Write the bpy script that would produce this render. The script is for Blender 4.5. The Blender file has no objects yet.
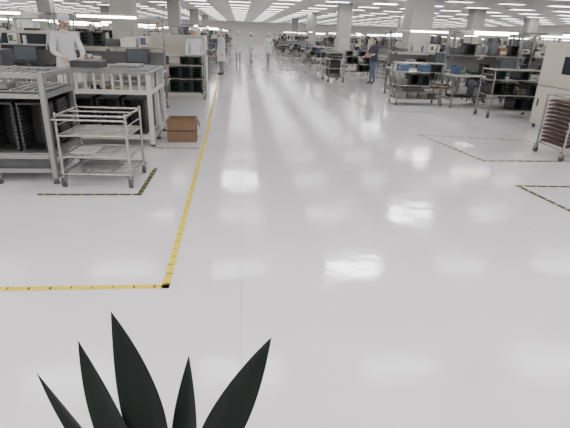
import bpy, bmesh, math, random
from mathutils import Vector, Matrix
random.seed(7)
COL=bpy.context.scene.collection
# ---------------------------------------------------------------- materials
def mat(name,col,rough=.5,metal=0.,emit=None,es=0.,noise=0.,nscale=8.,spec=None):
    m=bpy.data.materials.new(name);m.use_nodes=True
    nt=m.node_tree;b=nt.nodes['Principled BSDF']
    b.inputs['Base Color'].default_value=(*col,1);b.inputs['Roughness'].default_value=rough
    b.inputs['Metallic'].default_value=metal
    if spec is not None:b.inputs['Specular IOR Level'].default_value=spec
    if emit:
        b.inputs['Emission Color'].default_value=(*emit,1);b.inputs['Emission Strength'].default_value=es
    if noise:
        tc=nt.nodes.new('ShaderNodeTexCoord');n=nt.nodes.new('ShaderNodeTexNoise');n.inputs['Scale'].default_value=nscale
        mx=nt.nodes.new('ShaderNodeMix');mx.data_type='RGBA'
        mx.inputs[6].default_value=(*[c*(1-noise) for c in col],1);mx.inputs[7].default_value=(*[min(1,c*(1+noise)) for c in col],1)
        nt.links.new(tc.outputs['Object'],n.inputs['Vector']);nt.links.new(n.outputs['Fac'],mx.inputs[0]);nt.links.new(mx.outputs[2],b.inputs['Base Color'])
    return m
STEEL=mat('stainless_steel',(.30,.295,.28),.26,.9,noise=.08)
ALU=mat('anodised_aluminium',(.23,.23,.22),.38,.6,noise=.05)
WHITE=mat('white_paint',(.44,.43,.40),.45,noise=.03)
OFFW=mat('off_white_enamel',(.43,.40,.34),.4,noise=.04)
GREY=mat('grey_enamel',(.15,.15,.15),.5,noise=.06)
BLACK=mat('black_esd_plastic',(.013,.013,.015),.5,noise=.2)
DARK=mat('dark_grey_plastic',(.045,.045,.05),.5,noise=.15)
MATG=mat('esd_mat_green',(.10,.13,.12),.6,noise=.1)
PCB=mat('circuit_board',(.03,.10,.055),.4,noise=.2,nscale=40)
BLUE=mat('blue_bin',(.05,.09,.17),.45,noise=.1)
CARD=mat('cardboard',(.16,.095,.055),.8,noise=.15)
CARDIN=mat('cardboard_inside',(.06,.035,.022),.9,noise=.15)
MAROON=mat('maroon_tray',(.05,.02,.018),.5,noise=.2)
BROWN=mat('brown_board',(.075,.036,.028),.6,noise=.2)
SCREEN=mat('monitor_screen',(.02,.025,.03),.15,emit=(.45,.5,.55),es=.12)
GLASS=mat('smoked_window',(.03,.035,.04),.1)
RUB=mat('caster_rubber',(.05,.05,.05),.6)
TUBE=mat('lit_lamp_tube',(1,1,1),.4,emit=(1,.98,.93),es=22)
PANEL=mat('ceiling_light_diffuser',(1,1,1),.4,emit=(1,.985,.97),es=11.)
PANELN=mat('ceiling_light_diffuser_dim',(1,1,1),.4,emit=(1,.985,.97),es=5.5)
PANELR=mat('ceiling_light_diffuser_strong',(1,1,1),.4,emit=(1,.985,.97),es=21.)
PANELB=mat('ceiling_light_diffuser_bright',(1,1,1),.4,emit=(1,.985,.97),es=34.)
FRAME=mat('light_frame',(.7,.7,.7),.5)
RED=mat('signal_red',(.5,.03,.03),.4);AMB=mat('signal_amber',(.6,.3,.03),.4);GRN=mat('signal_green',(.04,.4,.08),.4)
SKIN=mat('skin',(.52,.32,.23),.55,noise=.05);COAT=mat('white_coat',(.58,.59,.61),.8,noise=.05)
NAVY=mat('dark_uniform',(.045,.05,.07),.8,noise=.15);TROU=mat('dark_trousers',(.05,.055,.075),.8,noise=.1)
GTROU=mat('grey_trousers',(.25,.26,.29),.8,noise=.1)
BTROU=mat('blue_trousers',(.10,.13,.2),.8,noise=.1)
HAIR=mat('black_hair',(.012,.01,.009),.5);SHOE=mat('dark_shoe',(.03,.03,.035),.5);LIP=mat('lips',(.35,.12,.1),.5)
EYE=mat('eye',(.02,.015,.01),.2)
LEAF=mat('dark_leaf',(.004,.0075,.0055),.55,noise=.35,nscale=14,spec=.15)
POT=mat('glazed_pot',(.35,.33,.30),.3,noise=.1);SOIL=mat('soil',(.03,.02,.012),.95,noise=.4,nscale=40)
YEL=mat('yellow_tape',(.62,.47,.03),.45,noise=.08);TBLK=mat('black_tape',(.03,.034,.02),.5)
COLM=mat('column_paint',(.38,.37,.35),.55,noise=.03)

# ---------------------------------------------------------------- mesh builder
class MB:
    def __init__(s): s.v=[];s.f=[];s.m=[];s.sm=[];s.mats=[]
    def mi(s,m):
        if m not in s.mats:s.mats.append(m)
        return s.mats.index(m)
    def add(s,vs,fs,m,M=None,smooth=False):
        o=len(s.v);i=s.mi(m)
        for v in vs:
            v=Vector(v); s.v.append(M@v if M else v)
        for f in fs: s.f.append([o+k for k in f]);s.m.append(i);s.sm.append(smooth)
    def box(s,x0,x1,y0,y1,z0,z1,m,M=None,bev=0.0):
        if bev<=0:
            vs=[(x0,y0,z0),(x1,y0,z0),(x1,y1,z0),(x0,y1,z0),(x0,y0,z1),(x1,y0,z1),(x1,y1,z1),(x0,y1,z1)]
            s.add(vs,[(0,3,2,1),(4,5,6,7),(0,1,5,4),(1,2,6,5),(2,3,7,6),(3,0,4,7)],m,M)
        else:
            b=bev;prof=[(x0+b,y0),(x1-b,y0),(x1,y0+b),(x1,y1-b),(x1-b,y1),(x0+b,y1),(x0,y1-b),(x0,y0+b)]
            vs=[(x,y,z0) for x,y in prof]+[(x,y,z1-b) for x,y in prof]
            cx,cy=(x0+x1)/2,(y0+y1)/2
            kx=1-2*b/(x1-x0);ky=1-2*b/(y1-y0)
            vs+=[(cx+(x-cx)*kx,cy+(y-cy)*ky,z1) for x,y in prof]
            fs=[tuple(range(7,-1,-1)),tuple(range(16,24))]
            for r in (0,8):
                for i in range(8): j=(i+1)%8; fs.append((r+i,r+j,r+8+j,r+8+i))
            s.add(vs,fs,m,M)
    def tube(s,a,b,r,m,n=8,r2=None,M=None,cap=True):
        a=Vector(a);b=Vector(b);d=(b-a)
        if d.length<1e-6:return
        d.normalize();u=d.orthogonal().normalized();w=d.cross(u);r2=r if r2 is None else r2
        vs=[a+(u*math.cos(t)+w*math.sin(t))*r for t in [2*math.pi*i/n for i in range(n)]]
        vs+=[b+(u*math.cos(t)+w*math.sin(t))*r2 for t in [2*math.pi*i/n for i in range(n)]]
        fs=[(i,(i+1)%n,n+(i+1)%n,n+i) for i in range(n)]
        s.add(vs,fs,m,M,smooth=True)
        if cap: s.add(vs,[tuple(range(n-1,-1,-1)),tuple(range(n,2*n))],m,M)
    def path(s,pts,r,m,n=8,M=None):
        for a,b in zip(pts[:-1],pts[1:]): s.tube(a,b,r,m,n,M=M)
    def loft(s,rings,m,n=20,M=None,cap=True,ripple=0):
        vs=[]
        for k,(cx,cy,z,rx,ry) in enumerate(rings):
            for i in range(n):
                t=2*math.pi*i/n;q=1+ripple*math.sin(5*t+k)*k/len(rings)
                vs.append((cx+rx*q*math.cos(t),cy+ry*q*math.sin(t),z))
        fs=[]
        for k in range(len(rings)-1):
            for i in range(n):
                j=(i+1)%n;fs.append((k*n+i,k*n+j,(k+1)*n+j,(k+1)*n+i))
        s.add(vs,fs,m,M,smooth=True)
        if cap: s.add(vs,[tuple(range(n-1,-1,-1)),tuple(range((len(rings)-1)*n,len(rings)*n))],m,M)
    def ball(s,c,rx,ry,rz,m,M=None,nu=12,nv=8,fn=None):
        vs=[];fs=[]
        for j in range(nv+1):
            ph=math.pi*j/nv
            for i in range(nu):
                t=2*math.pi*i/nu;p=Vector((math.sin(ph)*math.cos(t),math.sin(ph)*math.sin(t),math.cos(ph)))
                if fn:p=fn(p)
                vs.append((c[0]+p.x*rx,c[1]+p.y*ry,c[2]+p.z*rz))
        for j in range(nv):
            for i in range(nu):
                k=(i+1)%nu;fs.append((j*nu+i,(j+1)*nu+i,(j+1)*nu+k,j*nu+k))
        s.add(vs,fs,m,M,smooth=True)
    def mesh(s,name):
        me=bpy.data.meshes.new(name);me.from_pydata([tuple(v) for v in s.v],[],s.f)
        for m in s.mats:me.materials.append(m)
        me.polygons.foreach_set('material_index',s.m);me.polygons.foreach_set('use_smooth',s.sm);me.update()
        return me
def put(name,me,loc=(0,0,0),rz=0,sc=1):
    o=bpy.data.objects.new(name,me);o.location=loc;o.rotation_euler=(0,0,math.radians(rz))
    o.scale=(sc,)*3 if not isinstance(sc,tuple) else sc
    COL.objects.link(o);return o
def caster(b,x,y,r=.05,M=None):
    b.tube((x-.013,y,r),(x+.013,y,r),r,RUB,12,M=M)
    b.box(x-.022,x-.014,y-.025,y+.025,r,2*r+.03,STEEL,M);b.box(x+.014,x+.022,y-.025,y+.025,r,2*r+.03,STEEL,M)
    b.box(x-.03,x+.03,y-.03,y+.03,2*r+.022,2*r+.032,STEEL,M)
def magazine(b,x,y,z,w=.26,d=.3,h=.32,n=9,body=BLACK,brd=None,M=None):
    b.box(x,x+w,y,y+d,z,z+.02,body,M);b.box(x,x+w,y,y+d,z+h-.02,z+h,body,M)
    b.box(x,x+.018,y+.01,y+d-.01,z,z+h,body,M);b.box(x+w-.018,x+w,y+.01,y+d-.01,z,z+h,body,M)
    b.box(x+.018,x+w-.018,y+d-.03,y+d-.015,z,z+h,body,M)
    for i in range(n):
        zz=z+.03+(h-.06)*i/n
        b.box(x-.006,x+.03,y+.004,y+d-.02,zz,zz+.008,DARK,M);b.box(x+w-.03,x+w+.006,y+.004,y+d-.02,zz,zz+.008,DARK,M)
        if brd and i%2==0:b.box(x+.03,x+w-.03,y+.012,y+d-.04,zz+.01,zz+.014,brd,M)

# ---------------------------------------------------------------- room
X0,X1,Y0,Y1,CH=-26.,30.,-8.,74.,3.2
def shell(name,x0,x1,y0,y1,z0,z1,m):
    b=MB();b.box(x0,x1,y0,y1,z0,z1,m);return put(name,b.mesh(name))
fm=bpy.data.materials.new('epoxy_floor');fm.use_nodes=True;nt=fm.node_tree;B=nt.nodes['Principled BSDF']
geo=nt.nodes.new('ShaderNodeNewGeometry')
mp=nt.nodes.new('ShaderNodeMapping');mp.inputs['Scale'].default_value=(1.6,.28,1);nt.links.new(geo.outputs['Position'],mp.inputs[0])
n1=nt.nodes.new('ShaderNodeTexNoise');n1.inputs['Scale'].default_value=1.3;n1.inputs['Detail'].default_value=5;nt.links.new(mp.outputs[0],n1.inputs['Vector'])
n2=nt.nodes.new('ShaderNodeTexNoise');n2.inputs['Scale'].default_value=2.2;n2.inputs['Detail'].default_value=8;nt.links.new(geo.outputs['Position'],n2.inputs['Vector'])
cr=nt.nodes.new('ShaderNodeMix');cr.data_type='RGBA';cr.inputs[6].default_value=(.525,.505,.53,1);cr.inputs[7].default_value=(.66,.64,.66,1)
ad=nt.nodes.new('ShaderNodeMath');ad.operation='ADD';nt.links.new(n1.outputs['Fac'],ad.inputs[0]);nt.links.new(n2.outputs['Fac'],ad.inputs[1])
ml=nt.nodes.new('ShaderNodeMath');ml.operation='MULTIPLY';ml.inputs[1].default_value=.5;nt.links.new(ad.outputs[0],ml.inputs[0])
br=nt.nodes.new('ShaderNodeTexBrick');br.offset=0;br.inputs['Scale'].default_value=1;br.inputs['Brick Width'].default_value=2.6;br.inputs['Row Height'].default_value=5.2;br.inputs['Mortar Size'].default_value=.012;br.inputs['Mortar Smooth'].default_value=.6
br.inputs['Color1'].default_value=(1,1,1,1);br.inputs['Color2'].default_value=(.97,.97,.975,1);br.inputs['Mortar'].default_value=(.9,.89,.9,1)
nt.links.new(geo.outputs['Position'],br.inputs['Vector'])
mu=nt.nodes.new('ShaderNodeMix');mu.data_type='RGBA';mu.blend_type='MULTIPLY';mu.inputs[0].default_value=1
nt.links.new(ml.outputs[0],cr.inputs[0]);nt.links.new(cr.outputs[2],mu.inputs[6]);nt.links.new(br.outputs['Color'],mu.inputs[7]);nt.links.new(mu.outputs[2],B.inputs['Base Color'])
mr=nt.nodes.new('ShaderNodeMapRange');mr.inputs[1].default_value=.3;mr.inputs[2].default_value=.7;mr.inputs[3].default_value=.07;mr.inputs[4].default_value=.15
nt.links.new(n1.outputs['Fac'],mr.inputs[0]);nt.links.new(mr.outputs[0],B.inputs['Roughness'])
B.inputs['Specular IOR Level'].default_value=.8
n3=nt.nodes.new('ShaderNodeTexNoise');n3.inputs['Scale'].default_value=3.5;n3.inputs['Detail'].default_value=3;nt.links.new(geo.outputs['Position'],n3.inputs['Vector'])
bp=nt.nodes.new('ShaderNodeBump');bp.inputs['Strength'].default_value=.3;bp.inputs['Distance'].default_value=.01;nt.links.new(n3.outputs['Fac'],bp.inputs['Height']);nt.links.new(bp.outputs[0],B.inputs['Normal'])
cm=bpy.data.materials.new('ceiling_tiles');cm.use_nodes=True;nt=cm.node_tree;B=nt.nodes['Principled BSDF']
geo=nt.nodes.new('ShaderNodeNewGeometry');br=nt.nodes.new('ShaderNodeTexBrick');br.offset=0;br.inputs['Scale'].default_value=1
br.inputs['Brick Width'].default_value=.6;br.inputs['Row Height'].default_value=.6;br.inputs['Mortar Size'].default_value=.012
br.inputs['Color1'].default_value=(.78,.77,.76,1);br.inputs['Color2'].default_value=(.76,.75,.74,1);br.inputs['Mortar'].default_value=(.5,.5,.5,1)
nt.links.new(geo.outputs['Position'],br.inputs['Vector']);nt.links.new(br.outputs['Color'],B.inputs['Base Color']);B.inputs['Roughness'].default_value=.8
WALL=mat('wall_paint',(.68,.67,.65),.6,noise=.03,nscale=1)
shell('floor',X0,X1,Y0,Y1,-.1,0,fm);shell('ceiling',X0,X1,Y0,Y1,CH,CH+.1,cm)
shell('wall_back',X0,X1,Y1,Y1+.1,0,CH,WALL);shell('wall_front',X0,X1,Y0-.1,Y0,0,CH,WALL)
shell('wall_left',X0-.1,X0,Y0,Y1,0,CH,WALL);shell('wall_right',X1,X1+.1,Y0,Y1,0,CH,WALL)
b=MB();bright={(0,4),(1,2),(2,3),(3,5),(3,7)}
for i in range(-10,12):
    for k in range(-3,22):
        x=2.45*i;y=2.2+3.2*k
        if not(X0+1<x<X1-1 and Y0+.5<y<Y1-.5):continue
        w,d=.6,.28
        m=PANELB if (i,k) in bright else PANELR if k<=0 else PANELN if (k<=6 and -2<=i<=5) else PANEL
        b.add([(x-w,y-d,CH-.03),(x+w,y-d,CH-.03),(x+w,y+d,CH-.03),(x-w,y+d,CH-.03)],[(0,3,2,1)],m)
        for (a0,a1,c0,c1) in ((x-w-.03,x+w+.03,y-d-.03,y-d),(x-w-.03,x+w+.03,y+d,y+d+.03),(x-w-.03,x-w,y-d,y+d),(x+w,x+w+.03,y-d,y+d)):
            b.box(a0,a1,c0,c1,CH-.04,CH,FRAME)
put('ceiling_lights',b.mesh('ceiling_lights'))
b=MB();b.box(-.34,.34,-.34,.34,0,CH,COLM,bev=0);b.box(-.36,.36,-.36,.36,0,.12,GREY);b.box(-.355,.355,-.355,.355,CH-.1,CH,COLM);b.box(-.2,.2,-.355,-.34,1.2,1.5,WHITE)
cme=b.mesh('column')
COLS=[(-3.65,16),(-3.65,28),(-3.65,40),(-3.65,52),(-10.5,16),(-10.5,28),(-10.5,40),(5.45,14.6),(5.6,26),(5.6,38),(5.6,50),(13,14.6),(13,26),(13,38),(20,20),(20,32)]
for x,y in COLS: put('column',cme,(x,y,0))

# ---------------------------------------------------------------- floor tape
def tape(pts,w=.05,base=YEL,mark=TBLK,step=.10,ml=.035):
    b=MB()
    for (ax,ay),(bx,by) in zip(pts[:-1],pts[1:]):
        a=Vector((ax,ay,0));c=Vector((bx,by,0));d=(c-a);L=d.length;d.normalize();n=Vector((-d.y,d.x,0))
        a2=a-d*w/2;c2=c+d*w/2;h=Vector((0,0,.0015))
        b.add([a2+n*w/2+h,a2-n*w/2+h,c2-n*w/2+h,c2+n*w/2+h],[(0,1,2,3)],base)
        h=Vector((0,0,.0022));t=.03
        while t<L-.04:
            q=a+d*t;l=ml*random.uniform(.5,1.2);o=random.uniform(-.1,.1)*w
            b.add([q+n*(w*.3+o)+h,q-n*(w*.3-o)+h+d*.3*l,q-n*(w*.3-o)+h+d*(l*1.3),q+n*(w*.3+o)+h+d*l],[(0,1,2,3)],mark);t+=step
    o=put('floor_tape',b.mesh('floor_tape'));return o
tape([(-4.5,2.64),(-.49,2.61),(-.55,7.7),(-.67,12.4),(-.8,21)],.052,YEL,TBLK,.13,.014)
tape([(-1.2,6.42),(-.62,6.42)],.06,TBLK,YEL,.09,.03)
tape([(-1.98,4.42),(-1.02,4.42),(-1.02,5.35)],.05,TBLK,YEL,.12,.02)
tape([(4.6,4.66),(3.22,4.72),(3.34,3.4)],.055,TBLK,YEL,.14,.03)
tape([(4.9,5.86),(3.39,5.84),(3.13,7.56),(4.9,7.2)],.055,TBLK,YEL,.14,.035)
tape([(2.75,14.6),(2.85,13.0),(3.03,10.35),(5.0,9.95)],.065,TBLK,YEL,.14,.05)

# ---------------------------------------------------------------- near left : magazine buffer rack
b=MB();w,d,h=1.25,.85,1.13;t=.055
for x in(0,.62,w-t):
    for y in(0,d-t):
        b.box(x,x+t,y,y+t,.06,h,ALU,bev=.006);b.tube((x+t/2,y+t/2,0),(x+t/2,y+t/2,.06),.018,DARK,10);b.tube((x+t/2,y+t/2,0),(x+t/2,y+t/2,.015),.035,DARK,12)
for z in(.12,.27,.88,h-t):
    for y in(0,d-t): b.box(t,w-t,y+.003,y+t-.003,z,z+t-.008,ALU)
    for x in(0,w-t): b.box(x+.003,x+t-.003,t,d-t,z,z+t-.008,ALU)
b.box(0.02,w-.02,.02,d-.02,.315,.33,ALU)
b.box(t,w-t,t,d-t,.935,.95,GREY)
b.box(t,w-t,d-.03,d-.02,.33,.88,DARK);b.box(t,w-t,.03,.036,.17,.27,DARK)
for i in range(11):
    x=.07+i*.105; b.tube((x,.03,h-.03),(x,d-.03,h-.03),.007,STEEL,6)
    b.tube((x,.05,.955),(x,d-.05,.955),.012,STEEL,6)
for i in range(4): magazine(b,.07+i*.285,.06,.332,.25,.3,.5,12,BLACK)
for i in range(4): magazine(b,.07+i*.285,.46,.332,.25,.3,.5,12,BLACK)
for i in range(3): b.box(.08+i*.28,.3+i*.28,.1,.3,.96,.965+.02*i,GREY)
b.box(.08,.55,.03,.04,.36,.46,WHITE)
put('magazine_buffer_rack',b.mesh('magazine_buffer_rack'),(-3.17,4.76,0),0)
# ---------------------------------------------------------------- near left : stainless trolley
def tube_cart(w,d,h,levels=(.16,.42),n=9,handle=True):
    b=MB();r=.014
    for x in(0,w):
        for y in(0,d):
            b.tube((x,y,.12),(x,y,h),r,STEEL,10);b.ball((x,y,h),r,r,r,STEEL,nu=8,nv=4);caster(b,x,y,.045)
    for z in list(levels)+[h-.02]:
        for y in(0,d): b.tube((0,y,z),(w,y,z),r*.9,STEEL,8)
        for x in(0,w): b.tube((x,0,z),(x,d,z),r*.9,STEEL,8)
    for z in levels:
        for i in range(n): y=d*(i+.5)/n; b.tube((0,y,z+.005),(w,y,z+.005),.006,STEEL,6)
        for x in(w/3,2*w/3): b.tube((x,0,z-.008),(x,d,z-.008),.007,STEEL,6)
    zt=h-.02
    b.tube((0,d*.5,zt),(w,d*.5,zt),.01,STEEL,6)
    for x in (0,w):
        b.tube((x,0,zt-.1),(x,d,zt-.1),.008,STEEL,6)
    if handle:
        b.path([(0,0,h-.08),(0,-.07,h-.05),(0,-.07,h-.05),(w,-.07,h-.05),(w,0,h-.08)],.011,STEEL,8)
    return b
b=tube_cart(.68,.55,.76,(.14,.32,.54))
b.box(.06,.3,.1,.4,.335,.345,WHITE);b.box(.1,.5,.15,.4,.155,.165,GREY)
put('stainless_tube_trolley',b.mesh('stainless_tube_trolley'),(-1.82,4.66,0),-3)
# ---------------------------------------------------------------- aluminium profile frame table (B)
b=MB();w,d,h=1.2,1.15,1.03;t=.06
for x in(0,w-t):
    for y in(0,.52,d-t): b.box(x,x+t,y,y+t,.03,h-.04,WHITE,bev=.006);b.tube((x+t/2,y+t/2,0),(x+t/2,y+t/2,.03),.035,DARK,12)
b.box(-.02,w+.02,-.02,d+.02,h-.035,h,ALU,bev=.006)
b.box(.02,w-.02,.02,d-.02,h,h+.012,GREY)
for z in(.1,.72):
    for y in(0,d-t): b.box(t,w-t,y+.004,y+t-.004,z,z+t,WHITE)
    for x in(0,w-t): b.box(x+.004,x+t-.004,t,d-t,z,z+t,WHITE)
for i in range(9): x=.09+i*.118; b.box(x,x+.03,.01,.03,.78,h-.035,WHITE)
for i in range(7): y=.1+i*.14; b.box(w-.03,w-.01,y,y+.03,.78,h-.035,WHITE)
for i in range(3): magazine(b,.09+i*.35,.05,.165,.3,.34,.5,12,BLACK)
for i in range(3): magazine(b,.09+i*.35,.6,.165,.3,.34,.5,12,BLACK)
b.box(.1,.5,.2,.6,h+.012,h+.1,DARK,bev=.01);b.box(.6,.98,.3,.8,h+.012,h+.05,GREY,bev=.01)
b.tube((.2,.8,h+.01),(.2,.8,h+.16),.05,STEEL,12)
put('profile_frame_table',b.mesh('profile_frame_table'),(-2.42,6.5,0),0)
# ---------------------------------------------------------------- cardboard box
b=MB();w,d,h=.42,.34,.34;t=.012
b.box(0,w,0,d,0,t,CARD);b.box(0,w,0,t,t,h,CARD);b.box(0,w,d-t,d,t,h,CARD);b.box(0,t,t,d-t,t,h,CARD);b.box(w-t,w,t,d-t,t,h,CARD)
b.box(t,w-t,t,d-t,t,h*.55,CARDIN);b.box(0,w,-.002,0,h*.47,h*.53,CARDIN)
for sx,ang in((0,1),(w,-1)):
    b.add([(sx,0,h),(sx,d,h),(sx-ang*.05,d,h-.12),(sx-ang*.05,0,h-.12)],[(0,1,2,3)],CARD)
b.box(.06,.36,.05,.28,h*.55,h*.7,BROWN,bev=.02)
put('cardboard_box',b.mesh('cardboard_box'),(-1.08,6.78,0),2)

# ---------------------------------------------------------------- generic factory equipment
def clutter(b,x0,x1,y0,y1,z,rnd,n=6):
    x=x0
    while x<x1-.12:
        k=rnd.choice(['bin','box','inst','tray','mag','can','inst','mag']);w=rnd.uniform(.12,.34)
        if x+w>x1:break
        dd=min(y1-y0,rnd.uniform(.15,.35));hh=rnd.uniform(.08,.26)
        if k=='bin':
            c=rnd.choice([BLUE,GREY,DARK,WHITE]);b.box(x,x+w,y0,y0+dd,z,z+.01,c)
            b.box(x,x+w,y0,y0+.01,z,z+hh*.6,c);b.box(x,x+w,y0+dd-.01,y0+dd,z,z+hh,c);b.box(x,x+.01,y0,y0+dd,z,z+hh*.8,c);b.box(x+w-.01,x+w,y0,y0+dd,z,z+hh*.8,c)
        elif k=='box': b.box(x,x+w,y0,y0+dd,z,z+hh,rnd.choice([CARD,WHITE,OFFW]),bev=.005);b.box(x+.03,x+w-.03,y0-.002,y0,z+hh*.3,z+hh*.6,WHITE)
        elif k=='inst':
            b.box(x,x+w,y0,y0+dd,z+.01,z+hh+.05,rnd.choice([OFFW,GREY,DARK]),bev=.01);b.box(x+.02,x+w*.6,y0-.004,y0,z+.05,z+hh+.02,SCREEN)
            b.tube((x+w*.8,y0-.02,z+.06),(x+w*.8,y0,z+.06),.014,BLACK,8)
        elif k=='tray':
            for i in range(4): b.box(x,x+w,y0,y0+dd,z+i*.02,z+i*.02+.012,rnd.choice([BLACK,PCB,MAROON]))
        elif k=='mag': magazine(b,x,y0,z,min(w,.24),dd,.26,6,BLACK,PCB)
        else: b.tube((x+.05,y0+.08,z),(x+.05,y0+.08,z+.16),.035,rnd.choice([STEEL,WHITE,BLUE]),10)
        x+=w+rnd.uniform(.02,.09)
def monitor(b,x,y,z,w=.42,h=.27,post=.14):
    b.box(x-.1,x+.1,y-.07,y+.07,z,z+.012,DARK);b.tube((x,y,z),(x,y,z+post+.05),.018,DARK,8)
    b.box(x-w/2,x+w/2,y-.03,y,z+post,z+post+h,BLACK,bev=.004);b.box(x-w/2+.015,x+w/2-.015,y-.033,y-.03,z+post+.02,z+post+h-.015,SCREEN)
def workbench(seed,w=2.0,d=.75,lamp=True):
    rnd=random.Random(seed);b=MB();t=.04;T=1.8
    for x in(0,w-t):
        for y in(0,d-t): b.box(x,x+t,y,y+t,.03,.74,ALU);b.tube((x+t/2,y+t/2,0),(x+t/2,y+t/2,.03),.028,DARK,10)
        b.box(x,x+t,d-t,d,.78,T,ALU);b.box(x,x+t,t,d-t,.68,.72,ALU);b.box(x,x+t,t,d-t,.16,.2,ALU)
        b.box(x,x+t,d-.5,d-t,T-.04,T,ALU)
    b.box(0,w,d-t,d,.16,.2,ALU);b.box(.02,w-.02,d*.35,d-.02,.2,.215,GREY)
    b.box(-.02,w+.02,-.02,d,.74,.775,WHITE,bev=.005);b.box(.02,w-.02,0,d-.25,.775,.779,MATG)
    b.box(0,w,d-.3,d,1.2,1.22,ALU);b.box(0,w,d-t,d,T-.04,T,ALU)
    b.box(0.04,w-.04,d-.02,d-.012,.85,1.12,GREY)
    if lamp:
        b.box(.4,w-.4,d-.52,d-.42,T-.02,T+.02,WHITE);b.tube((.45,d-.47,T-.04),(w-.45,d-.47,T-.04),.02,TUBE,8)
    clutter(b,.08,w-.08,d-.27,d-.02,1.22,rnd);clutter(b,.08,w*.55,.18,d-.3,.78,rnd);clutter(b,.1,w-.1,d*.4,d-.05,.216,rnd)
    monitor(b,w*.75,d-.36,.78);b.box(w*.63,w*.87,.06,.2,.78,.8,DARK)
    return b.mesh('workbench')
def stool(b,x,y,z=.5):
    b.tube((x,y,z-.04),(x,y,z),.16,BLACK,16);b.tube((x,y,.12),(x,y,z-.04),.022,STEEL,8)
    for i in range(5):
        a=i*2*math.pi/5;b.tube((x,y,.12),(x+.24*math.cos(a),y+.24*math.sin(a),.05),.014,DARK,6)
        b.ball((x+.24*math.cos(a),y+.24*math.sin(a),.025),.02,.02,.025,RUB,nu=8,nv=6)
def smt(seed,w=1.5,d=1.2,h=1.45):
    rnd=random.Random(seed);b=MB()
    for x in(.08,w-.14):
        for y in(.08,d-.14): b.tube((x+.03,y+.03,0),(x+.03,y+.03,.1),.03,DARK,10)
    b.box(0,w,0,d,.1,.85,OFFW,bev=.015)
    for i in range(2): b.box(.06+i*w/2,w/2-.06+i*w/2,-.008,0,.16,.62,WHITE,bev=.004);b.box(w/2-.14+i*.2,w/2-.11+i*.2,-.02,-.008,.36,.46,DARK)
    b.box(.1,w-.1,-.1,.02,.68,.84,GREY,bev=.01)
    for i in range(14): b.box(.13+i*(w-.28)/14,.13+i*(w-.28)/14+.05,-.16,-.02,.78,.9,rnd.choice([BLACK,GREY,BLUE,STEEL]))
    vs=[(0,0,.85),(w,0,.85),(w,0,1.0),(0,0,1.0),(0,.25,h),(w,.25,h),(w,d,h),(0,d,h),(0,d,.85),(w,d,.85)]
    b.add(vs,[(0,1,2,3),(3,2,5,4),(4,5,6,7),(7,6,9,8),(0,3,4,7,8),(1,9,6,5,2)],OFFW)
    n=Vector((0,-(h-1.0),.25)).normalized()*.006
    q=lambda u,v:Vector((u*w,.25*v,1.0+(h-1.0)*v))+n
    b.add([q(.08,.12),q(.7,.12),q(.7,.88),q(.08,.88)],[(0,1,2,3)],GLASS)
    b.box(w*.76,w*.95,-.1,.04,1.02,1.22,GREY,bev=.01);b.box(w*.77,w*.94,-.104,-.1,1.05,1.2,SCREEN)
    b.tube((w*.9,d*.6,h),(w*.9,d*.6,h+.14),.012,STEEL,8)
    for i,m in enumerate((GRN,AMB,RED)): b.tube((w*.9,d*.6,h+.14+i*.055),(w*.9,d*.6,h+.19+i*.055),.028,m,12)
    b.box(-.02,0,.3,.6,.9,1.05,DARK);b.box(w,w+.02,.3,.6,.9,1.05,DARK)
    return b.mesh('placement_machine')
def conveyor(seed,w=1.6,d=.5,h=.95):
    rnd=random.Random(seed);b=MB();t=.04
    for x in(.05,w-.09):
        for y in(0,d-t): b.box(x,x+t,y,y+t,.04,h-.08,ALU);b.tube((x+t/2,y+t/2,0),(x+t/2,y+t/2,.04),.03,DARK,10)
        b.box(x,x+t,t,d-t,.2,.24,ALU)
    for y in(0,d-t): b.box(0,w,y,y+t,h-.08,h,ALU);b.box(.09,w-.05,y+.004,y+t-.004,.2,.24,ALU)
    for i in range(int(w/.09)): x=.05+i*.09; b.tube((x,t,h-.03),(x,d-t,h-.03),.018,STEEL,8)
    b.box(.2,.5,-.06,0,h-.26,h-.06,GREY,bev=.01);b.tube((.28,-.07,h-.12),(.28,-.06,h-.12),.015,RED,8)
    for i in range(3): b.box(.15+i*.5,.42+i*.5,.08,d-.08,h,h+.02,PCB)
    if seed%2: clutter(b,.1,w-.1,.06,d-.06,h+.001,rnd)
    return b.mesh('board_conveyor')
def magtrolley(seed,w=1.15,d=.55,h=1.02):
    rnd=random.Random(seed);b=tube_cart(w,d,h,(.16,.48,.8),7,False)
    for z in(.17,.49,.81):
        for i in range(4):
            if rnd.random()<.88: 
                k=rnd.random();x=.05+i*.27
                if k<.68: magazine(b,x,.06,z,.23,.4,.18 if z>.8 else .26,7,BLACK,rnd.choice([None,PCB]))
                elif k<.8: b.box(x,x+.22,.08,.45,z,z+.16,rnd.choice([WHITE,GREY,BLUE]),bev=.01)
                else:
                    for q in range(5): b.box(x,x+.22,.06,.48,z+q*.03,z+q*.03+.012,STEEL)
    return b.mesh('magazine_trolley')
def tallrack(seed):
    rnd=random.Random(seed);b=MB();w,d,h=1.2,.5,1.7
    for x in(0,w):
        for y in(0,d): b.tube((x,y,.1),(x,y,h),.014,STEEL,8);caster(b,x,y,.04)
    for z in(.2,.6,1.0,1.4,1.68):
        for y in(0,d): b.tube((0,y,z),(w,y,z),.009,STEEL,6)
        for i in range(9): b.tube((w*(i+.5)/9,0,z),(w*(i+.5)/9,d,z),.005,STEEL,5)
        if z<1.5: clutter(b,.05,w-.05,.08,d-.05,z+.01,rnd)
    return b.mesh('wire_shelf_rack')
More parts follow.
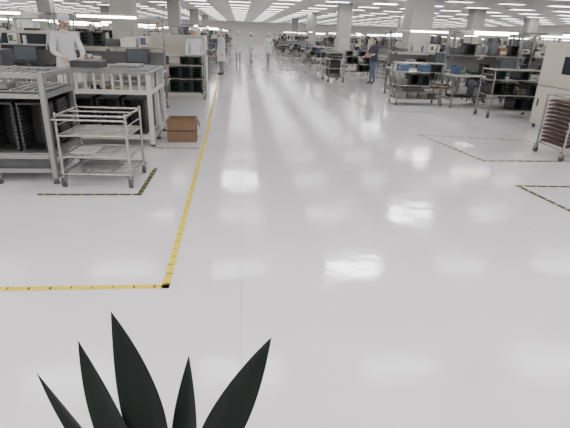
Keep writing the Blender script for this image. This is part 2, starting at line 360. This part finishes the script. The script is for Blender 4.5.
BENCH=[workbench(i) for i in range(4)];SMT=[smt(i) for i in range(2)];CONV=[conveyor(i) for i in range(3)];MAGT=[magtrolley(i) for i in range(3)];RACK=[tallrack(i) for i in range(2)]
placed=[]
def ok(x0,x1,y0,y1,g=.06):
    for a in placed:
        if x0-g<a[1] and x1+g>a[0] and y0-g<a[3] and y1+g>a[2]:return False
    return True
def reg(x0,x1,y0,y1): placed.append((x0,x1,y0,y1))
for x,y in COLS: reg(x-.4,x+.4,y-.4,y+.4)
reg(-3.2,-1,4.5,5.7);reg(-2.45,-1.15,6.45,7.7)
def place(name,me,x,y,rz=0,force=False):
    """x,y = centre of footprint"""
    bb=[v.co for v in me.vertices];mnx=min(v.x for v in bb);mxx=max(v.x for v in bb);mny=min(v.y for v in bb);mxy=max(v.y for v in bb)
    c=Vector(((mnx+mxx)/2,(mny+mxy)/2,0));w,d=(mxx-mnx)/2,(mxy-mny)/2
    if rz%180: w,d=d,w
    if not force and not ok(x-w,x+w,y-d,y+d):return None
    reg(x-w,x+w,y-d,y+d)
    off=Matrix.Rotation(math.radians(rz),3,'Z')@c
    return put(name,me,(x-off.x,y-off.y,0),rz)

# ---------------------------------------------------------------- people
def human(name,loc,rz,pose='stand',height=1.72,coat=COAT,trous=TROU,cap=COAT,shoes=SHOE,longcoat=True,hy=0,sleeve=None):
    b=MB()
    J={'pel':(0,0,.95),'sp':(0,.005,1.13),'ch':(0,0,1.32),'nb':(0,.005,1.43),'nk':(0,-.005,1.50)}
    for s,k in((1,'L'),(-1,'R')):
        J['sh'+k]=(s*.165,0,1.385);J['el'+k]=(s*.225,.02,1.12);J['wr'+k]=(s*.235,-.06,.88)
        J['hp'+k]=(s*.085,0,.90);J['kn'+k]=(s*.095,-.01,.49);J['an'+k]=(s*.1,.02,.09);J['to'+k]=(s*.11,-.13,.04)
    hd=Vector((0,-.01,1.615))
    if pose=='walk':
        J.update(knL=(.09,-.17,.51),anL=(.09,-.24,.10),toL=(.10,-.39,.06),knR=(-.09,-.01,.48),anR=(-.09,.22,.16),toR=(-.1,.12,.05),
                 elL=(.22,.09,1.13),wrL=(.22,.08,.9),elR=(-.22,-.04,1.13),wrR=(-.21,-.2,.94))
    if pose=='work':
        J.update(elL=(.24,-.1,1.13),wrL=(.15,-.32,1.06),elR=(-.24,-.1,1.13),wrR=(-.15,-.32,1.04),nk=(0,-.03,1.5));hd=Vector((0,-.06,1.605))
    if pose=='sit':
        dz=-.40
        for k in('pel','sp','ch','nb','nk','shL','shR'): J[k]=(J[k][0],J[k][1],J[k][2]+dz)
        J['ch']=(0,-.05,.92);J['nb']=(0,-.07,1.03);J['nk']=(0,-.1,1.09);J['shL']=(.165,-.06,.985);J['shR']=(-.165,-.06,.985)
        for s,k in((1,'L'),(-1,'R')):
            J['hp'+k]=(s*.09,-.03,.54);J['kn'+k]=(s*.13,-.42,.54);J['an'+k]=(s*.13,-.38,.10);J['to'+k]=(s*.14,-.53,.045)
            J['el'+k]=(s*.23,-.16,.78);J['wr'+k]=(s*.14,-.36,.83)
        hd=Vector((0,-.13,1.205))
    keys=['pel','sp','ch','nb','nk','shL','elL','wrL','shR','elR','wrR','hpL','knL','anL','toL','hpR','knR','anR','toR']
    rad={'pel':(.145,.11),'sp':(.13,.1),'ch':(.155,.115),'nb':(.07,.065),'nk':(.05,.052),'sh':(.07,.07),'el':(.047,.047),'wr':(.034,.03),'hp':(.09,.095),'kn':(.062,.065),'an':(.042,.045),'to':(.042,.033)}
    ed=[('pel','sp'),('sp','ch'),('ch','nb'),('nb','nk'),('ch','shL'),('shL','elL'),('elL','wrL'),('ch','shR'),('shR','elR'),('elR','wrR'),('pel','hpL'),('hpL','knL'),('knL','anL'),('anL','toL'),('pel','hpR'),('hpR','knR'),('knR','anR'),('anR','toR')]
    me=bpy.data.meshes.new('tmp');me.from_pydata([J[k] for k in keys],[(keys.index(a),keys.index(c)) for a,c in ed],[])
    o=bpy.data.objects.new('tmp',me);COL.objects.link(o)
    sk=o.modifiers.new('s','SKIN');ss=o.modifiers.new('u','SUBSURF');ss.levels=2
    for i,k in enumerate(keys):
        r_=rad.get(k) or rad[k[:2]];sv=me.skin_vertices[0].data[i];sv.radius=r_;sv.use_root=(i==0)
    dg=bpy.context.evaluated_depsgraph_get();dg.update();ev=o.evaluated_get(dg);em=ev.to_mesh()
    segs=[(Vector(J[a]),Vector(J[c]),a,c) for a,c in ed]
    def near(pt):
        best=None;bd=9
        for a,c,n1_,n2_ in segs:
            t=max(0,min(1,(pt-a).dot(c-a)/(c-a).length_squared));q=(pt-(a+(c-a)*t)).length
            if q<bd:bd=q;best=(n1_,n2_,t)
        return best
    vs=[v.co.copy() for v in em.vertices];groups={}
    for pl in em.polygons:
        n1_,n2_,t=near(pl.center);m=coat
        if n2_=='nk' and t>.3:m=SKIN
        elif n2_[:2] in('hp',) :m=trous if not longcoat else coat
        elif n2_[:2]=='kn':m=trous
        elif n2_[:2]=='an':m=trous if t<.9 else shoes
        elif n2_[:2]=='to':m=shoes
        elif n2_[:2]=='wr' and sleeve and t>.15:m=sleeve
        groups.setdefault(m.name,(m,[]))[1].append(list(pl.vertices))
    for m,fs in groups.values(): b.add(vs,fs,m,smooth=True)
    ev.to_mesh_clear();bpy.data.objects.remove(o)
    if longcoat and pose!='sit':
        oy=-.02 if pose in('walk',) else 0
        b.loft([(0,oy,.56,.205,.2 if pose=='walk' else .165),(0,oy,.72,.2,.18 if pose=='walk' else .158),(0,0,.88,.185,.148),(0,0,1.0,.168,.135),(0,0,1.14,.145,.115)],coat,20,ripple=-.0)
        b.tube((0,-.135,.95),(0,-.13,1.0),.006,GREY,6)
    if not longcoat and pose!='sit':
        b.loft([(0,0,.84,.185,.14),(0,0,.92,.18,.14),(0,0,1.02,.165,.13),(0,0,1.14,.14,.11)],coat,20)
    c=Vector(J['nb']);b.loft([(c.x,c.y,c.z-.0,.085,.08),(c.x,c.y-.005,c.z+.035,.066,.066)],coat,14,cap=False)
    HM=Matrix.Translation(hd)@Matrix.Rotation(math.radians(hy),4,'Z')@Matrix.Rotation(math.radians(18 if pose in('sit','work') else 4),4,'X')
    def hf(p):
        p=p.copy()
        if p.z<0: k=1+.38*p.z*(1 if p.y<0 else .8);p.x*=k;p.y*=(1+.18*p.z)
        return p
    b.ball((0,0,0),.074,.093,.115,SKIN,HM,20,14,hf)
    b.add([(-.014,-.085,-.022),(.014,-.085,-.022),(0,-.114,-.02),(0,-.09,.022),(0,-.088,-.034)],[(0,2,3),(2,1,3),(0,4,2),(4,1,2)],SKIN,HM,True)
    for s in(-1,1):
        b.ball((s*.03,-.083,.014),.012,.008,.007,EYE,HM,8,6);b.box(s*.03-.016,s*.03+.016,-.09,-.084,.028,.034,HAIR,HM)
        b.ball((s*.074,.006,-.005),.011,.02,.03,SKIN,HM,8,6)
    b.ball((0,-.083,-.052),.022,.008,.007,LIP,HM,10,6)
    if cap is HAIR:
        b.ball((0,.016,.022),.083,.095,.107,HAIR,HM,18,12,lambda p:Vector((p.x,p.y if p.y>-.55 else -.55,p.z if (p.z>-.35 or p.y>.1) else -.35)))
        b.loft([(0,.07,-.17,.045,.02),(0,.075,-.06,.06,.04),(0,.06,.03,.06,.05)],HAIR,12,HM)
    else:
        b.ball((0,.012,.018),.08,.096,.082,HAIR,HM,18,12,lambda p:Vector((p.x,p.y if p.y>-.6 else -.6,p.z)))
        b.loft([(0,.008,.025,.084,.102),(0,.008,.07,.09,.108),(0,.01,.11,.08,.095),(0,.01,.132,.045,.055)],cap,18,HM)
        b.add([(-.06,-.075,.036),(.06,-.075,.036),(.045,-.145,.024),(0,-.16,.02),(-.045,-.145,.024)],[(0,4,3,2,1)],cap,HM)
    for k,s in(('L',1),('R',-1)):
        e=Vector(J['el'+k]);w_=Vector(J['wr'+k]);dr=(w_-e).normalized()
        side=Vector((0,-1,0)) if abs(dr.z)>.75 else Vector((-s,0,0));side=(side-dr*side.dot(dr)).normalized();nrm=dr.cross(side)
        if nrm.x*s>0: nrm=-nrm
        if abs(dr.z)<=.75: nrm=Vector((0,0,-1))
        p0=w_-dr*.005;p1=w_+dr*.085
        vs=[];
        for q,hw,th in((p0,.024,.016),(p0.lerp(p1,.5),.038,.015),(p1,.04,.012)):
            for a_ in range(10):
                t_=2*math.pi*a_/10;vs.append(q+side*hw*math.cos(t_)+nrm*th*math.sin(t_))
        fs=[(r_*10+i,r_*10+(i+1)%10,(r_+1)*10+(i+1)%10,(r_+1)*10+i) for r_ in(0,1) for i in range(10)]+[tuple(range(20,30)),tuple(range(9,-1,-1))]
        b.add(vs,fs,SKIN,smooth=True)
        for i,L in enumerate((.068,.078,.072,.056)):
            f0=p1+side*(.03-.02*i)-dr*.008;f1=f0+(dr*.9+nrm*.25).normalized()*L*.45;f2=f1+(dr*.7+nrm*.7).normalized()*L*.33;f3=f2+(dr*.4+nrm*.9).normalized()*L*.25
            b.tube(f0,f1,.0092,SKIN,6,.0085);b.tube(f1,f2,.0085,SKIN,6,.0078);b.tube(f2,f3,.0078,SKIN,6,.006)
        t0=p0+dr*.025+side*.022;t1=t0+(dr*.7+side*.75+nrm*.2).normalized()*.04;t2=t1+(dr*.9+side*.15+nrm*.35).normalized()*.032
        b.tube(t0,t1,.0125,SKIN,6,.01);b.tube(t1,t2,.01,SKIN,6,.007)
    mz=min(v.z for v in b.v)
    for v in b.v: v.z-=mz
    return put(name,b.mesh(name),loc,rz,height/1.735)
human('worker_in_white_coat',(-1.2,12.78,0),20,'walk',1.70,trous=GTROU)
human('worker_in_white_coat',(-3.05,8.75,0),35,'work',1.80,hy=10)
human('worker_in_white_coat',(-.72,18.6,0),-60,'stand',1.68,trous=GTROU)
human('worker_in_white_coat',(-.1,27.3,0),0,'walk',1.70,trous=GTROU)
human('worker_in_white_coat',(.62,27.9,0),90,'stand',1.6,trous=GTROU)
human('worker_in_white_coat',(1.68,28.4,0),-20,'walk',1.64,trous=GTROU)
human('worker_in_white_coat',(-5.9,12.4,0),180,'work',1.7)
human('worker_in_white_coat',(-2.55,22.1,0),90,'work',1.68)
human('worker_in_dark_uniform',(4.75,16.6,0),-70,'work',1.60,coat=NAVY,trous=BTROU,cap=HAIR,longcoat=False,sleeve=SKIN)
for x,y in((-1.2,12.78),(-3.05,8.75),(-.72,18.6),(-5.9,12.4),(-2.55,22.1),(4.75,16.6)): reg(x-.3,x+.3,y-.3,y+.3)
human('seated_worker_in_dark_uniform',(6.45,12.4,0),0,'sit',1.66,coat=NAVY,cap=HAIR,longcoat=False)
sb=MB();stool(sb,0,0,.44);put('work_stool',sb.mesh('work_stool'),(6.45,12.4,0),0);reg(6.1,6.8,12.0,12.7)

# ---------------------------------------------------------------- right side foreground
b=MB();w,d,h=1.15,1.35,1.58
for x in(.06,w-.1):
    for y in(.06,d-.1): b.tube((x,y,0),(x,y,.09),.03,DARK,10)
b.box(0,w,0,d,.08,h,OFFW,bev=.03);b.box(-.004,w+.004,-.004,d+.004,.8,.812,DARK)
for y0 in(.08,.7): 
    b.box(-.012,0,y0,y0+.56,.14,.76,OFFW,bev=.004);b.box(-.03,-.012,y0+.46,y0+.49,.42,.56,DARK)
b.box(-.012,0,.1,1.25,.9,1.45,OFFW,bev=.004);b.box(-.016,-.012,.2,.7,1.05,1.35,GLASS)
for i in range(8): b.box(.2,w-.2,-.006,0,.25+i*.05,.265+i*.05,DARK)
b.box(.2,.6,-.03,0,1.05,1.35,GREY,bev=.005);b.box(.23,.5,-.034,-.03,1.1,1.3,SCREEN)
b.tube((.15,.2,h),(.15,.2,h+.12),.012,STEEL,8)
for i,m in enumerate((GRN,AMB,RED)): b.tube((.15,.2,h+.12+i*.055),(.15,.2,h+.17+i*.055),.028,m,12)
place('equipment_cabinet',b.mesh('equipment_cabinet'),6.35,7.95,0,True)
b=MB();w,d,h=.8,.6,.86
for x in(0,w):
    for y in(0,d): b.tube((x,y,.11),(x,y,h),.014,STEEL,8);caster(b,x,y,.05)
for z in(.16,h):
    for y in(0,d): b.tube((0,y,z),(w,y,z),.011,STEEL,6)
    for x in(0,w): b.tube((x,0,z),(x,d,z),.011,STEEL,6)
for i in range(11):
    z=.19+i*.058
    for x0 in(.03,.42): b.box(x0,x0+.35,.02,d-.02,z,z+.022,MAROON if i%3 else BROWN);b.box(x0+.02,x0+.33,.04,d-.04,z+.022,z+.03,BROWN)
    b.tube((0,0,z),(w,0,z),.005,STEEL,5);b.tube((0,0,z),(0,d,z),.005,STEEL,5)
place('board_tray_trolley',b.mesh('board_tray_trolley'),4.92,6.12,0,True)
place('magazine_trolley',MAGT[0],4.45,11.45,0,True)
place('magazine_trolley',MAGT[1],3.45,17.3,90,True)
place('magazine_trolley',MAGT[2],5.1,20.3,0,True)
place('workbench',BENCH[0],6.2,11.35,0,True);place('workbench',BENCH[1],8.5,11.35,0,True);place('workbench',BENCH[2],10.8,11.35,0,True)
place('workbench',BENCH[2],5.35,13.4,0,True);place('workbench',BENCH[3],7.65,14.2,0,True);place('workbench',BENCH[1],9.8,14.2,0,True)
place('placement_machine',SMT[1],9.4,8.2,-90,True)
place('magazine_trolley',MAGT[2],5.95,9.75,0,True)
place('board_conveyor',CONV[1],7.6,9.75,0,True);place('wire_shelf_rack',RACK[1],7.9,12.6,0,True)
# left side rows
place('board_conveyor',CONV[1],-4.2,7.6,0,True);place('workbench',BENCH[2],-4.6,9.6,0,True)
place('workbench',BENCH[3],-2.55,9.8,0,True)
place('magazine_trolley',MAGT[1],-1.45,11.75,0);place('wire_shelf_rack',RACK[0],-5.2,6.2,90)
rnd=random.Random(21)
kinds=[('workbench',BENCH),('placement_machine',SMT),('board_conveyor',CONV),('magazine_trolley',MAGT),('wire_shelf_rack',RACK),('workbench',BENCH)]
def fill(xs,ys,weights):
    for y in ys:
        for x in xs:
            n,l=rnd.choices(kinds,weights)[0];rz=rnd.choice([0,0,180,90]) if n!='placement_machine' else rnd.choice([0,180])
            place(n,rnd.choice(l),x+rnd.uniform(-.12,.12),y+rnd.uniform(-.2,.2),rz)
fill([-1.75],[14.6,16.6,19.6,21.4,23.8,26.,28.4,31,34,37,40,44,48,52,56,60],[1,.3,1,3,1,1])
fill([-4.4,-6.8,-9.3,-11.8,-14.3],[11.2+2.3*i for i in range(21)],[3,2,1.5,1.5,.8,2])
fill([-6.9,-9.4],[5.6,7.8,9.7],[3,2,1.5,1,1,2])
fill([4.2],[22.8,25,27.5,30,33,36,39.5,43,47,51,55,59],[1,.4,1,3,.6,1])
fill([6.9,9.3,11.8,14.3,16.8,19.3],[16.6+2.3*i for i in range(19)],[3,2,1.5,1.5,.8,2])
fill([11.8,14.3],[8.,10.2,12.4,14.4],[3,2,1,1,1,2])

# ---------------------------------------------------------------- potted plant (foreground)
b=MB()
def leaf(base,ctrl,tip,W,side0):
    base,ctrl,tip=map(Vector,(base,ctrl,tip));N=26;vs=[];fs=[]
    for i in range(N+1):
        t=i/N;p_=base*(1-t)**2+ctrl*2*t*(1-t)+tip*t*t
        tg=((ctrl-base)*(1-t)+(tip-ctrl)*t).normalized()
        s_=(Vector(side0)-tg*Vector(side0).dot(tg)).normalized();nn=s_.cross(tg)
        w_=W*(.25+.75*math.sin(min(1,t/.55)*math.pi/2)) if t<.55 else W*(max(0,1-((t-.55)/.45)**1.7))
        for q in(-1,-.5,0,.5,1): vs.append(p_+s_*q*w_*.5+nn*(abs(q)*w_*.14))
    for i in range(N):
        for j in range(4): fs.append((i*5+j,i*5+j+1,(i+1)*5+j+1,(i+1)*5+j))
    b.add(vs,fs,LEAF,smooth=True)
c=(-.19,.82)
leaf((c[0]-.02,c[1],.36),(-.19,.80,.74),(-.262,.80,1.02),.098,(1,-.1,0))
leaf((c[0]-.03,c[1]-.01,.36),(-.28,.80,.66),(-.335,.80,.952),.084,(1,-.2,.1))
leaf((c[0]+.02,c[1],.36),(-.125,.81,.62),(-.112,.80,.905),.074,(.8,-.5,0))
leaf((c[0]+.03,c[1],.36),(-.055,.80,.71),(.065,.80,.945),.098,(.9,.1,-.3))
leaf((c[0]-.04,c[1],.36),(-.33,.80,.6),(-.43,.80,.875),.06,(1,-.3,.2))
leaf((c[0],c[1]+.03,.36),(-.17,.93,.5),(-.14,1.02,.52),.06,(1,0,0))
leaf((c[0]-.03,c[1]+.03,.36),(-.25,.93,.5),(-.33,1.0,.5),.06,(1,.3,0))
leaf((c[0]+.03,c[1]-.03,.36),(-.05,.74,.5),(.02,.68,.55),.06,(.8,.6,0))
leaf((c[0]-.02,c[1]-.04,.36),(-.25,.68,.5),(-.28,.6,.6),.06,(1,0,0))
b.loft([(c[0],c[1],0,.11,.11),(c[0],c[1],.03,.125,.125),(c[0],c[1],.34,.165,.165),(c[0],c[1],.37,.175,.175),(c[0],c[1],.385,.172,.172)],POT,28)
b.loft([(c[0],c[1],.385,.155,.155),(c[0],c[1],.39,.15,.15),(c[0],c[1],.392,.02,.02)],SOIL,20)
put('potted_plant',b.mesh('potted_plant'))

# ---------------------------------------------------------------- world + camera
w_=bpy.data.worlds.new('world');bpy.context.scene.world=w_;w_.use_nodes=True;w_.node_tree.nodes['Background'].inputs[0].default_value=(.8,.8,.8,1);w_.node_tree.nodes['Background'].inputs[1].default_value=.2
f=450.;yaw=math.radians(6.05);p=math.radians(21.7);r=math.radians(2.0);H=1.55
R=Vector((math.cos(yaw),-math.sin(yaw),0));F=Vector((math.sin(yaw)*math.cos(p),math.cos(yaw)*math.cos(p),-math.sin(p)));U=R.cross(F)
R2=R*math.cos(r)+U*math.sin(r);U2=U*math.cos(r)-R*math.sin(r)
cd=bpy.data.cameras.new('camera');co=bpy.data.objects.new('camera',cd);COL.objects.link(co)
cd.sensor_width=36;cd.lens=36*f/570;cd.clip_end=200
M=Matrix((R2,U2,-F)).transposed().to_4x4();M.translation=Vector((0,0,H));co.matrix_world=M
bpy.context.scene.camera=co
